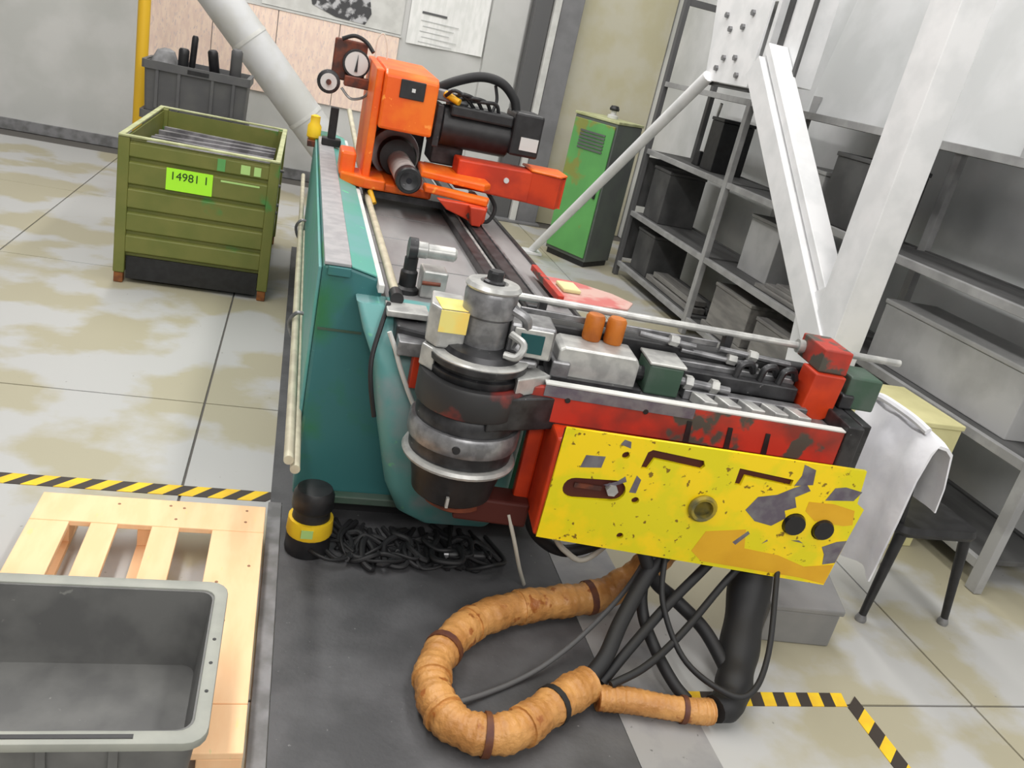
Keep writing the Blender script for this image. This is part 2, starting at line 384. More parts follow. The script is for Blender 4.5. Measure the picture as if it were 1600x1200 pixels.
# ---- bending head on its vertical axis
AX, AY = .70, 2.70
head = build('bending_head', G().lathe((AX, AY, 0), [(.0, .455), (.13, .455), (.15, .47), (.158, .52), (.168, .56), (.175, .612)], 40), 'black', mc, smooth=True)
build('head_rim', G().lathe((AX, AY, 0), [(.17, .6125), (.208, .614), (.212, .624), (.206, .636), (.17, .64)], 40), 'steel_lt', head, smooth=True)
build('head_ring', G().lathe((AX, AY, 0), [(.172, .6405), (.19, .641), (.192, .69), (.172, .691)], 40), 'darksteel', head, smooth=True)
build('head_ring', G().lathe((AX, AY, 0), [(.172, .6915), (.202, .692), (.205, .70), (.205, .755), (.198, .765), (.172, .766)], 40), 'steel', head, smooth=True)
build('head_ring', G().lathe((AX, AY, 0), [(.15, .7665), (.186, .767), (.188, .80), (.172, .828), (.15, .829)], 40), 'darksteel', head, smooth=True)
build('drain_screw', G().cyl((AX-.06, AY-.203, .725), (AX-.06, AY-.19, .725), .014), 'black', head, smooth=True)
build('head_tab', G().box(AX-.05, AX-.04, AY-.172, AY-.158, .48, .52), 'steel_lt', head)
build('drip_pan', G().lathe((AX+.02, AY+.02, 0), [(.02, .40), (.09, .40), (.12, .42), (.12, .4545), (.02, .4545)], 28), 'brownred', head, smooth=True)

# ---- bending arm, swung about the head's axis
SW = math.radians(6.5); CU, SU = math.cos(SW), math.sin(SW)
def arm(p): return Vector((AX+p.x*CU+p.y*SU, AY-p.x*SU+p.y*CU, p.z))
def A(): return G(arm)
ba = build('bend_arm', A().lathe((0, 0, 0), [(.0, .83), (.195, .83), (.2, .84), (.2, .93), (.195, .94), (0, .94)], 40), 'rootred', mc, smooth=True)
build('arm_web', A().prism([(.05, -.19), (.30, -.078), (1.42, -.05), (1.42, .36), (.1, .36), (-.05, .19)], 'z', .80, .925), 'darksteel', ba, .006)
build('front_plate', A().prism([(.16, .83), (1.40, .835), (1.40, .97), (.30, .97), (.2, .955)], 'y', -.085, -.06), 'red', ba, .004)
build('upper_rail', A().box(.24, .80, -.0895, -.0855, .93, .9695), 'bare', ba)
build('plate_edge', A().box(.24, 1.40, -.088, -.05, .9705, .978), 'offwhite', ba, .002)
for u in (.79, .95, 1.10):
    build('plate_slot', A().prism([(u, .836), (u+.022, .836), (u+.012, .92), (u-.006, .92)], 'y', -.089, -.0855), 'black', ba)
build('plate_screw', A().cyl((.33, -.09, .925), (.33, -.08, .925), .01), 'black', ba)
build('plate_screw', A().cyl((.62, -.09, .93), (.62, -.08, .93), .01), 'black', ba)
build('end_plate', A().box(1.402, 1.47, -.09, .34, .83, 1.0), 'darksteel', ba, .006)
build('steel_wedge', A().prism([(.13, -.14), (.26, -.04), (.20, .04), (.12, .0)], 'z', .926, .99), 'steel_lt', ba, .004)
build('deck_plate', A().box(.24, 1.40, -.05, .36, .926, .945), 'steel', ba, .003)
# drive case behind the yellow cover
build('drive_case', A().box(.30, 1.44, -.196, .05, .43, .826), 'red2', ba, .01)
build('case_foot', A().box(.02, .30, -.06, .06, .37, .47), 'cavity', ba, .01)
build('case_back_plate', A().box(.24, .30, .0, .05, .40, .80), 'red2', ba, .01)
PM = Matrix.Translation(arm(Vector((0, -.205, 0)))) @ Matrix.Rotation(-SW, 4, 'Z') @ Matrix.Rotation(math.pi/2, 4, 'X')
def circ(cx, cy, r, n=20): return [(cx+r*math.cos(2*math.pi*i/n), cy+r*math.sin(2*math.pi*i/n)) for i in range(n)]
def slot(x0, y0, x1, y1, r, n=8):
    a = math.atan2(y1-y0, x1-x0); out = []
    for i in range(n+1): t = a+math.pi/2+math.pi*i/n; out.append((x0+r*math.cos(t), y0+r*math.sin(t)))
    for i in range(n+1): t = a-math.pi/2+math.pi*i/n; out.append((x1+r*math.cos(t), y1+r*math.sin(t)))
    return out
holes = [slot(.40, .65, .545, .662, .042), circ(.885, .645, .036), circ(.55, .805, .014), circ(.632, .635, .014), circ(.615, .483, .013), circ(.98, .475, .01),
         [(.615, .765), (.64, .765), (.655, .808), (.835, .795), (.845, .81), (.835, .83), (.64, .842), (.625, .83)],
         [(.975, .755), (1.0, .755), (1.005, .795), (1.19, .782), (1.19, .808), (.975, .822)],
         circ(1.255, .63, .046), circ(1.375, .622, .044)]
cov = plate_with_holes('cover_panel', [(.31, .435), (.32, .875), (1.455, .885), (1.47, .75), (1.505, .73), (1.49, .60), (1.47, .385)], holes, .014, PM, 'yellow', ba)
cov['label'] = 'chipped yellow cover panel'
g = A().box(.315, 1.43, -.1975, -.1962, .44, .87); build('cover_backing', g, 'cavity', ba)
build('slot_nut', A().cyl((.535, -.225, .665), (.535, -.197, .665), .022, 6), 'steel_lt', ba)
build('slot_bar', A().box(.40, .5, -.2045, -.1978, .65, .668), 'brownred', ba)
build('boss_ring', A().lathe((.885, -.2125, .645), [(.036, 0), (.052, 0), (.054, -.012), (.046, -.022), (.036, -.02), (.034, 0)], 24, 'y'), 'bossring', ba, smooth=True)
build('lens_cap', A().lathe((1.255, -.197, .63), [(.0, -.03), (.04, -.03), (.044, -.02), (.044, 0), (0, 0)], 20, 'y'), 'black_hole', ba, smooth=True)
build('lens_cap', A().lathe((1.375, -.197, .625), [(.0, -.03), (.038, -.03), (.042, -.02), (.042, 0), (0, 0)], 20, 'y'), 'black_hole', ba, smooth=True)
def chip(poly, mt='bare', d=.0006):
    build('paint_chip', A().prism(poly, 'y', -.2125-d, -.2122), mt, ba)
chip([(.40, .735), (.475, .745), (.48, .79), (.41, .785)])
chip([(.50, .68), (.545, .70), (.57, .725), (.58, .705), (.555, .69), (.53, .675)])
chip([(.60, .665), (.625, .665), (.63, .72), (.61, .735)])
chip([(.52, .845), (.56, .835), (.555, .86), (.53, .865)])
chip([(1.05, .66), (1.10, .62), (1.17, .61), (1.215, .65), (1.20, .68), (1.24, .70), (1.22, .74), (1.27, .775), (1.245, .80), (1.2, .775), (1.15, .74), (1.08, .72)])
chip([(1.20, .785), (1.27, .80), (1.26, .86), (1.21, .875), (1.215, .83)])
chip([(1.34, .745), (1.45, .76), (1.47, .80), (1.40, .81), (1.36, .80)])
chip([(1.40, .55), (1.45, .58), (1.488, .59), (1.478, .49), (1.43, .475), (1.42, .52)])
chip([(1.045, .52), (1.09, .575), (1.10, .565), (1.06, .51)])
chip([(1.16, .53), (1.18, .545), (1.175, .55)]); chip([(1.27, .56), (1.32, .555), (1.3, .565)])
chip([(.95, .40+.022), (1.36, .405), (1.47, .39), (1.475, .48), (1.36, .455), (1.24, .49), (1.1, .50), (1.08, .58), (.93, .55), (.90, .46)], 'ochre', .0003)
chip([(1.28, .69), (1.33, .655), (1.45, .65), (1.485, .66), (1.47, .72), (1.38, .735), (1.28, .73)], 'ochre', .0003)

# tooling on the arm deck
sb = build('sensor_box', A().box(.085, .25, -.02, .14, 1.03, 1.15), 'steel', ba, .008)
build('sensor_stem', A().box(.13, .22, .02, .12, .95, 1.03), 'darksteel', ba)
build('sensor_frame', A().box(.10, .24, -.03, -.0205, 1.038, 1.142), 'steel_lt', ba, .004)
build('sensor_window', A().box(.125, .21, -.034, -.0305, 1.055, 1.125), 'glass_teal', ba)
build('clamp_block', A().prism([(.29, .946), (.60, .946), (.60, 1.05), (.585, 1.075), (.31, 1.075), (.29, 1.06)], 'y', .05, .21), 'steel_lt', ba, .008)
build('clamp_step', A().box(.27, .34, .03, .2, .946, 1.02), 'steel', ba, .006)
build('clamp_base', A().box(.28, .62, .02, .049, .946, .965), 'darksteel', ba)
build('slide_block', A().box(.64, .775, .05, .20, .946, 1.062), 'darkgreen', ba, .008)
build('slide_cap', A().box(.635, .78, .045, .205, 1.063, 1.075), 'steel_lt', ba, .004)
build('spacer_shaft', A().cyl((.60, .12, 1.0), (.64, .12, 1.0), .03), 'black', ba)
build('adjust_screw', A().cyl((.775, .08, 1.01), (.98, .08, 1.0), .016), 'steel', ba, smooth=True)
for u in (.795, .90): build('adjust_nut', A().cyl((u, .08, 1.01), (u+.03, .08, 1.008), .028, 6), 'steel_lt', ba)
for k in range(5):
    u = .85+.095*k
    build('rack_tooth', A().prism([(u, -.03), (u+.055, -.03), (u+.03, .055), (u-.025, .055)], 'z', .946, .985), 'steel_lt', ba, .004)
build('rack_bar', A().box(.80, 1.31, .06, .11, .946, .985), 'steel', ba, .004)
build('back_bar', A().box(.12, 1.36, .22, .30, .946, 1.10), 'black', ba, .008)
build('mid_bar', A().box(.80, 1.28, .125, .17, .98, 1.04), 'darksteel', ba, .006)
build('cover_strip', A().box(.66, 1.28, .175, .215, 1.035, 1.06), 'steel', ba, .004)
for u0, u1, z in ((.62, .85, 1.125), (.80, 1.12, 1.09), (.95, 1.25, 1.12)):
    build('hydraulic_pipe', A().cyl((u0, .215, z), (u1, .205, z-.012), .011), 'steel', ba, smooth=True)
for u, z in ((.74, 1.125), (.99, 1.09), (1.07, 1.118), (1.13, 1.05)):
    build('pipe_fitting', A().cyl((u, .205, z-.0), (u+.035, .205, z-.003), .022, 6), 'steel_lt', ba)
for u in (1.02, 1.12, 1.20): build('pipe_elbow', A().tube(spline([(u, .15, 1.04), (u+.01, .15, 1.09), (u+.05, .16, 1.10), (u+.08, .18, 1.06)], 5), .014, 8), 'darksteel', ba, smooth=True)
for u in (.43, .515): build('buffer_roller', A().lathe((u, .19, 1.076), [(.0, 0), (.034, 0), (.037, .01), (.037, .09), (.03, .1), (0, .1)], 18), 'amber', ba, smooth=True)
build('long_shaft', A().cyl((.10, .27, 1.17), (1.75, .27, 1.175), .0145), 'steel_lt', ba, smooth=True)
build('shaft_strip', A().box(.15, .95, .24, .25, 1.115, 1.14), 'steel', ba, .003)
build('shaft_collar', A().cyl((1.29, .27, 1.173), (1.335, .27, 1.173), .028), 'steel_lt', ba, smooth=True)
for u in (.22, .98): build('shaft_holder', A().box(u, u+.03, .25, .29, 1.10, 1.165), 'darksteel', ba)
build('red_clamp', A().prism([(1.29, .975), (1.36, .93), (1.42, .96), (1.43, 1.13), (1.30, 1.13)], 'y', .08, .20), 'red2', ba, .006)
build('clamp_head', A().box(1.315, 1.435, .10, .30, 1.131, 1.225), 'red', ba, .006)
build('valve_box', A().box(1.46, 1.60, .10, .26, 1.001, 1.135), 'darkgreen', ba, .008)
build('valve_box', A().box(1.445, 1.5, .09, .2, 1.0005, 1.06), 'darksteel', ba, .008)
build('motor_bracket', A().box(1.475, 1.52, -.05, .30, .62, 1.0), 'darksteel', ba, .006)

# bending die on top of the head
die = build('bending_die', G().lathe((AX, AY, 0), [(0, .941), (.165, .941), (.17, .95), (.172, .968), (.155, .972), (.155, .985), (.176, .99), (.178, 1.01), (.165, 1.018), (.15, 1.018), (.148, 1.008), (0, 1.008)], 48), 'darksteel', mc, smooth=True)
build('die_rim', G().lathe((AX, AY, 0), [(.164, 1.0185), (.172, 1.0165), (.176, 1.012), (.177, 1.016), (.172, 1.022), (.164, 1.023)], 48), 'steel_lt', die, smooth=True)
build('die_insert', G().lathe((AX+.005, AY, 0), [(0, 1.0085), (.135, 1.0085), (.14, 1.02), (.13, 1.042), (.1, 1.05), (0, 1.05)], 40), 'darksteel', die, smooth=True)
build('die_core', G().lathe((AX+.005, AY+.02, 0), [(.0, 1.0505), (.082, 1.0505), (.082, 1.15), (.092, 1.16), (.094, 1.235), (.086, 1.25), (0, 1.25)], 32), 'steel', die, smooth=True)
build('die_collar', G().lathe((AX+.005, AY+.02, 0), [(.05, 1.2505), (.096, 1.2505), (.1, 1.258), (.09, 1.27), (.05, 1.272), (.045, 1.262)], 32), 'steel_lt', die, smooth=True)
build('core_bolt', G().lathe((AX+.005, AY+.02, 0), [(0, 1.2505), (.04, 1.2515), (.04, 1.275), (.03, 1.28), (.03, 1.305), (.026, 1.312), (0, 1.312)], 8), 'darksteel', die)
q = [(AX-.195, AY+.03), (AX-.165, AY-.03), (AX-.07, AY-.03), (AX-.06, AY+.17), (AX-.17, AY+.19)]
build('wiper_block', G().hexa(q, 1.0255, 1.165), 'steel_lt', die, .008)
build('wiper_shank', G().hexa([(AX-.205, AY+.02), (AX-.165, AY-.045), (AX-.14, AY+.0), (AX-.15, AY+.12)], .9415, 1.02), 'steel_lt', die, .006)
# yellow label wrapped on the block's top edge
build('yellow_label', G().box(AX-.168, AY*0+AX-.07, AY-.0345, AY-.0305, 1.085, 1.163), 'labely', die)
build('yellow_label', G().hexa([(AX-.165, AY-.028), (AX-.072, AY-.028), (AX-.066, AY+.10), (AX-.172, AY+.10)], 1.1655, 1.1675), 'labely', die)
g = G().tube(spline([(AX+.08, AY-.06, 1.12), (AX+.12, AY-.10, 1.10), (AX+.10, AY-.12, 1.06), (AX+.06, AY-.10, 1.055)], 5), .014, 8)
build('die_clamp_arm', g, 'steel_lt', die, smooth=True)
build('die_clamp_arm', G().tube(spline([(AX+.075, AY-.03, 1.20), (AX+.13, AY-.04, 1.17), (AX+.14, AY-.02, 1.10), (AX+.10, AY-.07, 1.055)], 5), .018, 8), 'steel', die, smooth=True)
build('counter_die', G().box(AX+.09, AX+.20, AY-.06, AY+.10, 1.0, 1.028), 'steel', die, .01)

# faded red tray beside the bed
tr = build('side_tray', G().prism([(1.205, 3.46), (1.56, 3.50), (1.63, 3.62), (1.56, 3.74), (1.40, 3.86), (1.205, 3.90)], 'z', 1.018, 1.03), 'pink', mc, .004)
build('tray_lip', G().box(1.19, 1.22, 3.44, 3.95, 1.031, 1.062), 'red', tr, .004)
build('tray_block', G().box(1.27, 1.36, 3.62, 3.76, 1.031, 1.05), 'carton', tr, .006)

# ---- orange carriage riding on the bed
cg = build('carriage', G().box(.40, .80, 4.98, 5.9, 1.10, 1.15), 'orange', mc, .012)
build('carriage_skirt', G().box(.42, 1.06, 5.0, 5.55, 1.056, 1.095), 'darksteel', cg)
build('control_housing', G().prism([(4.95, 1.455), (5.35, 1.455), (5.8, 1.5), (5.8, 1.80), (5.0, 1.775), (4.95, 1.75)], 'x', .43, .735), 'orange', cg, .014)
build('left_column', G().prism([(5.0, 1.151), (5.85, 1.151), (5.85, 1.79), (5.0, 1.765)], 'x', .385, .429), 'orange', cg, .008)
build('housing_window', G().box(.52, .66, 4.941, 4.949, 1.64, 1.74), 'black', cg, .006)
build('window_lamp', G().box(.585, .605, 4.9385, 4.9408, 1.68, 1.70), 'label_white', cg)
sp = build('spindle', G().lathe((.62, 0, 1.235), [(.0, 4.72), (.05, 4.72), (.066, 4.725), (.07, 4.735), (.07, 5.5), (.0, 5.5)], 32, 'y'), 'steel_lt', cg, smooth=True)
build('spindle_nose', G().lathe((.62, 0, 1.235), [(.034, 4.70), (.066, 4.70), (.0735, 4.71), (.0735, 4.79), (.0705, 4.79)], 32, 'y'), 'black', cg, smooth=True)
build('spindle_jaw', G().lathe((.62, 0, 1.235), [(0, 4.708), (.016, 4.708), (.017, 4.7), (.05, 4.69), (.054, 4.7195), (0, 4.7195)], 24, 'y'), 'darksteel', cg, smooth=True)
build('spindle_bore', G().lathe((.62, 0, 1.235), [(0, 4.699), (.016, 4.699), (.016, 4.7075), (0, 4.7075)], 16, 'y'), 'black_hole', cg)
build('spindle_collar', G().lathe((.61, 0, 1.26), [(.07, 5.32), (.11, 5.32), (.12, 5.34), (.12, 5.42), (.07, 5.42)], 32, 'y'), 'black', cg, smooth=True)
build('spindle_flange', G().lathe((.60, 0, 1.27), [(.08, 5.421), (.15, 5.421), (.155, 5.44), (.155, 5.52), (.08, 5.52)], 32, 'y'), 'galv', cg, smooth=True)
build('bearing_housing', G().box(.43, .78, 5.53, 5.8, 1.151, 1.454), 'darksteel', cg, .01)
build('left_foot', G().prism([(.265, 5.0), (.40, 4.93), (.52, 4.93), (.52, 5.2), (.36, 5.25), (.265, 5.3)], 'z', 1.11, 1.17), 'orange', cg, .01)
build('left_foot_block', G().box(.255, .345, 5.05, 5.3, 1.141, 1.28), 'orange', cg, .014)
build('foot_lever', G().cyl((.44, 4.95, 1.1), (.47, 4.9, 1.04), .016), 'ochre', cg, smooth=True)
build('right_shelf', G().prism([(.70, 4.85), (1.05, 4.72), (1.10, 4.8), (1.10, 5.2), (.72, 5.2)], 'z', 1.245, 1.285), 'orange', cg, .01)
build('right_step', G().prism([(.72, 4.75), (1.06, 4.62), (1.09, 4.719), (.72, 4.85)], 'z', 1.18, 1.22), 'orange', cg, .01)
build('right_bracket', G().prism([(.78, 1.179), (1.07, 1.179), (1.06, 1.08), (.99, 1.08), (.94, 1.10), (.84, 1.13)], 'y', 4.62, 4.68), 'red2', cg, .006)
build('bracket_tip', G().prism([(.955, 1.179), (1.05, 1.179), (1.03, 1.078), (.98, 1.078)], 'y', 4.55, 4.619), 'red2', cg, .006)
build('bracket_side', G().box(1.04, 1.08, 4.681, 5.1, 1.08, 1.179), 'red2', cg, .006)
build('bracket_bolt', G().cyl((.97, 4.60, 1.12), (.97, 4.62, 1.12), .016, 6), 'brownred', cg)
build('outrigger', G().prism([(.92, 1.20), (1.02, 1.205), (1.45, 1.185), (1.56, 1.235), (1.585, 1.36), (1.4, 1.375), (.92, 1.37)], 'y', 4.95, 5.15), 'red2', cg, .01)
build('outrigger_cap', G().hexa([(1.36, 4.945), (1.53, 4.87), (1.60, 4.98), (1.60, 5.2), (1.36, 5.2)], 1.376, 1.39), 'orange', cg, .006)
build('outrigger_nose', G().prism([(1.37, 4.949), (1.53, 4.88), (1.59, 4.98), (1.585, 4.949)], 'z', 1.19, 1.375), 'red2', cg, .004)
build('outrigger_screw', G().cyl((1.22, 4.938, 1.30), (1.22, 4.95, 1.30), .016), 'label_white', cg)
mo = build('servo_motor', G().lathe((0, 5.18, 1.52), [(.0, .80), (.11, .80), (.12, .81), (.12, 1.22), (.11, 1.23), (0, 1.23)], 28, 'x'), 'black', cg, smooth=True)
build('motor_fin', G().box(.84, 1.22, 5.05, 5.31, 1.59, 1.655), 'black', cg, .012)
build('motor_connector', G().box(1.22, 1.40, 5.03, 5.3, 1.44, 1.69), 'black', cg, .014)
build('connector_label', G().box(1.275, 1.385, 5.021, 5.029, 1.48, 1.555), 'label_white', cg)
build('motor_flange', G().box(.76, .799, 5.06, 5.32, 1.40, 1.64), 'darksteel', cg, .006)
build('gearbox', G().box(.79, .98, 5.2, 5.5, 1.286, 1.42), 'darksteel', cg, .01)
build('junction_box', G().box(.74, .95, 5.12, 5.4, 1.655, 1.72), 'steel', cg, .01)
build('cable_plug', G().cyl((.80, 5.12, 1.70), (.88, 5.06, 1.67), .02), 'ochre', cg, smooth=True)
build('motor_hose', G().tube(spline([(.72, 5.25, 1.68), (.85, 5.2, 1.77), (1.0, 5.18, 1.83), (1.13, 5.18, 1.82), (1.22, 5.18, 1.75), (1.25, 5.18, 1.68)], 8), .028, 12), 'rubber', cg, smooth=True)
build('motor_cable', G().tube(spline([(1.10, 5.2, 1.80), (1.12, 5.18, 1.72), (1.10, 5.15, 1.65)], 6), .01, 8), 'rubber', cg, smooth=True)
for k in range(4):
    build('motor_cable', G().tube(spline([(.80+.05*k, 5.1, 1.69), (.84+.06*k, 5.06, 1.73-.01*k), (.92+.06*k, 5.08, 1.70), (.98+.05*k, 5.1, 1.65)], 6), .011, 8), 'black', cg, smooth=True)
build('drag_cable', G().tube(spline([(1.12, 5.0, 1.22), (1.2, 5.0, 1.12), (1.16, 4.95, 1.04), (1.08, 4.9, 1.05)], 6), .012, 8), 'rubber', cg, smooth=True)
# pressure gauges and reels at the carriage's back left
build('gauge_bracket', G().box(.16, .36, 5.62, 5.68, 1.62, 1.86), 'brownred', cg, .01)
build('gauge_arm', G().box(.24, .43, 5.5, 5.62, 1.60, 1.66), 'brownred', cg, .006)
ga = build('pressure_gauge', G().lathe((.30, 5.56, 1.735), [(.07, 0), (.082, .0), (.084, .05), (.0, .055)], 24, 'y'), 'black', cg, smooth=True)
build('gauge_face', G().lathe((.30, 5.552, 1.735), [(0, 0), (.07, 0), (.07, .0075), (0, .0075)], 24, 'y'), 'label_white', cg)
build('gauge_needle', G().prism([(.292, 1.69), (.31, 1.69), (.304, 1.79)], 'y', 5.546, 5.5515), 'black', cg)
build('hose_reel', G().lathe((.15, 5.56, 1.60), [(.055, 0), (.07, .005), (.07, .05), (.055, .055), (.05, .03)], 24, 'y'), 'darksteel', cg, smooth=True)
build('reel_hub', G().lathe((.15, 5.552, 1.60), [(0, 0), (.05, 0), (.05, .0075), (0, .0075)], 18, 'y'), 'label_white', cg)
build('reel_axle', G().cyl((.15, 5.535, 1.60), (.15, 5.5515, 1.60), .016), 'brownred', cg)
build('gauge_hose', G().tube(spline([(.20, 5.6, 1.86), (.27, 5.58, 1.89), (.34, 5.58, 1.87), (.39, 5.55, 1.82)], 6), .012, 8), 'rubber', cg, smooth=True)
build('gauge_hose', G().tube(spline([(.23, 5.57, 1.58), (.29, 5.55, 1.53), (.36, 5.52, 1.55), (.40, 5.5, 1.60)], 6), .008, 8), 'steel', cg, smooth=True)
build('antenna_wire', G().tube(spline([(.40, 5.52, 1.80), (.40, 5.5, 1.90), (.43, 5.5, 1.94), (.46, 5.5, 1.88), (.47, 5.5, 1.80)], 6), .004, 6), 'whitecable', cg, smooth=True)

# ------------------------------------------------------------------ safety scanner on the floor
t = thing('safety_scanner', (.225, 2.93, .006), 'black domed safety scanner with yellow band on dark floor beside teal machine', 'scanner')
c = (.225, 2.93, 0)
build('housing', G().lathe(c, [(0, .007), (.085, .007), (.09, .02), (.088, .09), (.0, .09)], 24), 'black', t, smooth=True)
build('yellow_band', G().lathe(c, [(.0, .0905), (.088, .0905), (.091, .1), (.088, .16), (0, .16)], 24), 'tapey', t, smooth=True)
build('neck', G().lathe(c, [(0, .1605), (.075, .1605), (.07, .2), (0, .2)], 24), 'black', t, smooth=True)
build('dome', G().lathe(c, [(0, .2005), (.078, .2005), (.082, .21), (.08, .265), (.068, .288), (.03, .294), (0, .294)], 24), 'black', t, smooth=True)
build('warning_mark', G().box(.19, .235, 2.838, 2.843, .11, .145), 'palegreen', t)

# ------------------------------------------------------------------ hoses and cables
def floor_hose(name, pts, r, mt, label, cat, ridges=0, group=None, n=12, k=8, rf=None):
    sp = spline(pts, k)
    if ridges: rf = lambda q: r*(1+.055*math.sin(q*ridges*2*math.pi)+.03*math.sin(q*ridges*.37*2*math.pi))
    return build(name, G().tube(sp, r, n, rf=rf), mt, None, smooth=True, label=label, category=cat, group=group, origin=pts[0])
HP = [(1.66, 2.62, .40), (1.58, 2.63, .25), (1.46, 2.62, .12), (1.32, 2.59, .078), (1.17, 2.56, .072), (.99, 2.51, .072), (.82, 2.42, .072), (.70, 2.29, .072), (.635, 2.17, .072), (.625, 2.04, .072), (.665, 1.94, .072), (.755, 1.89, .072), (.86, 1.905, .072), (.97, 1.98, .072), (1.07, 2.05, .072), (1.17, 2.11, .075)]
th = thing('taped_hose', (.8, 2.2, .006), 'thick orange-tan taped hose looping across the dark floor', 'hose')
sp = spline(HP, 16)
build('sleeve', G().tube(sp, .064, 16, rf=lambda q: .063*(1+.03*math.sin(q*60*2*math.pi)+.05*math.sin(q*17*2*math.pi)+.03*math.sin(q*7.3))), 'hose', th, smooth=True)
for i, mt in ((46, 'hoseband'), (113, 'hoseband'), (176, 'hoseband'), (214, 'rubber')):
    i = min(i, len(sp)-6)
    build('tape_band', G().tube(sp[i:i+4], .0695, 16), mt, th, smooth=True)
for i in (30, 76, 96, 132, 152, 196):
    build('tape_wrap', G().tube(sp[i:i+3], .0685, 16), 'hose', th, smooth=True)
th2 = thing('taped_hose', (1.4, 2.05, .006), 'short orange-tan taped hose running to the black cable boot', 'hose')
sp2 = spline([(1.20, 2.07, .052), (1.31, 2.06, .052), (1.44, 2.03, .052), (1.56, 2.01, .052), (1.61, 2.01, .052)], 14)
build('sleeve', G().tube(sp2, .045, 14, rf=lambda q: .044*(1+.04*math.sin(q*22*2*math.pi)+.04*math.sin(q*9))), 'hose', th2, smooth=True)
build('tape_band', G().tube(sp2[34:37], .0485, 14), 'hoseband', th2, smooth=True)
floor_hose('cable_boot', [(1.92, 2.50, .50), (1.91, 2.46, .36), (1.87, 2.36, .22), (1.80, 2.22, .125), (1.74, 2.11, .085), (1.69, 2.04, .068), (1.62, 2.01, .062)], .08, 'rubber', 'wide black cable boot hanging from under the yellow cover to the floor', 'cable boot',
           rf=lambda q: .09-.036*q+.004*math.sin(q*30))
CB = [([(1.18, 2.12, .10), (1.24, 2.17, .15), (1.32, 2.28, .22), (1.45, 2.42, .33), (1.58, 2.5, .45)], .03, 'thickest black cable rising from the taped hose end to the arm'),
      ([(1.22, 2.11, .08), (1.34, 2.2, .16), (1.5, 2.32, .25), (1.68, 2.43, .36), (1.78, 2.48, .45)], .019, 'medium black cable stretched from hose end up under the arm'),
      ([(1.24, 2.08, .10), (1.38, 2.13, .14), (1.55, 2.24, .20), (1.75, 2.38, .33), (1.84, 2.40, .46)], .014, 'lowest black cable stretched from the hose end to the arm'),
      ([(1.48, 2.47, .42), (1.44, 2.42, .28), (1.43, 2.33, .2), (1.46, 2.22, .13), (1.50, 2.12, .08), (1.53, 2.05, .065)], .022, 'black cable dropping in a bow onto the short taped hose'),
      ([(1.40, 2.45, .43), (1.48, 2.42, .30), (1.58, 2.40, .23), (1.68, 2.3, .17), (1.73, 2.16, .10), (1.72, 2.08, .08)], .026, 'black cable arching over and down beside the cable boot'),
      ([(1.50, 2.44, .42), (1.48, 2.32, .28), (1.53, 2.16, .16), (1.62, 2.02, .14), (1.72, 1.99, .15), (1.84, 2.12, .22), (1.94, 2.36, .42)], .011, 'thin black cable hanging in a wide loop below the arm'),
      ([(.72, 2.07, .03), (.82, 2.12, .02), (.94, 2.18, .02), (1.06, 2.24, .045), (1.22, 2.34, .10), (1.4, 2.46, .22), (1.5, 2.52, .42)], .0095, 'thin grey cable crossing the floor inside the hose loop'),
      ([(.92, 2.62, .42), (.97, 2.62, .30), (1.04, 2.68, .14), (1.10, 2.74, .02)], .008, 'thin white cable hanging beside the bending head'),
      ([(1.10, 2.66, .43), (1.14, 2.68, .32), (1.22, 2.70, .22), (1.34, 2.72, .18), (1.5, 2.7, .43)], .012, 'pale cable sagging beneath the orange case'),
      ([(1.02, 2.72, .42), (1.10, 2.75, .26), (1.25, 2.76, .18), (1.4, 2.72, .28), (1.45, 2.66, .43)], .026, 'dark hose sagging in an arc beneath the orange case')]
cm = ['rubber']*6+['postdark', 'whitecable', 'whitecable', 'rubber']
for (pts, r, lab), mm in zip(CB, cm):
    floor_hose('cable', pts, r, mm, lab, 'cable')
# tangled cables in the shade in front of the plinth
g = G()
for k in range(20):
    x = .33+.033*k+random.uniform(-.02, .02); y = 2.84+random.uniform(-.03, .05)
    pts = [(x, y+.26, .02)]
    for j in range(6):
        a = j*1.25+k
        pts.append((x+.075*math.cos(a)+random.uniform(-.03, .03), y+.06+.08*math.sin(a)+random.uniform(-.02, .02), .018+random.uniform(0, .05)))
    pts.append((x+random.uniform(-.06, .06), y+.26, .02))
    g.tube(spline(pts, 6), .007+.003*(k % 3), 8)
build('cable_tangle', g, 'rubber', None, smooth=True, label='tangle of thin black cables on the dark floor in front of the machine plinth', category='cables', kind='stuff')
t = thing('cable_gland', (.86, 2.92, .01), 'stubby dark cable connector lying on the floor under the bending head', 'connector')
build('body', G().lathe((.80, 2.9, .036), [(0, 0), (.028, 0), (.03, .01), (.03, .05), (.024, .055), (.024, .16), (0, .16)], 14, 'x'), 'black', t, smooth=True)
build('tip', G().lathe((.78, 2.9, .036), [(0, 0), (.02, 0), (.022, .019), (0, .019)], 14, 'x'), 'steel', t, smooth=True)

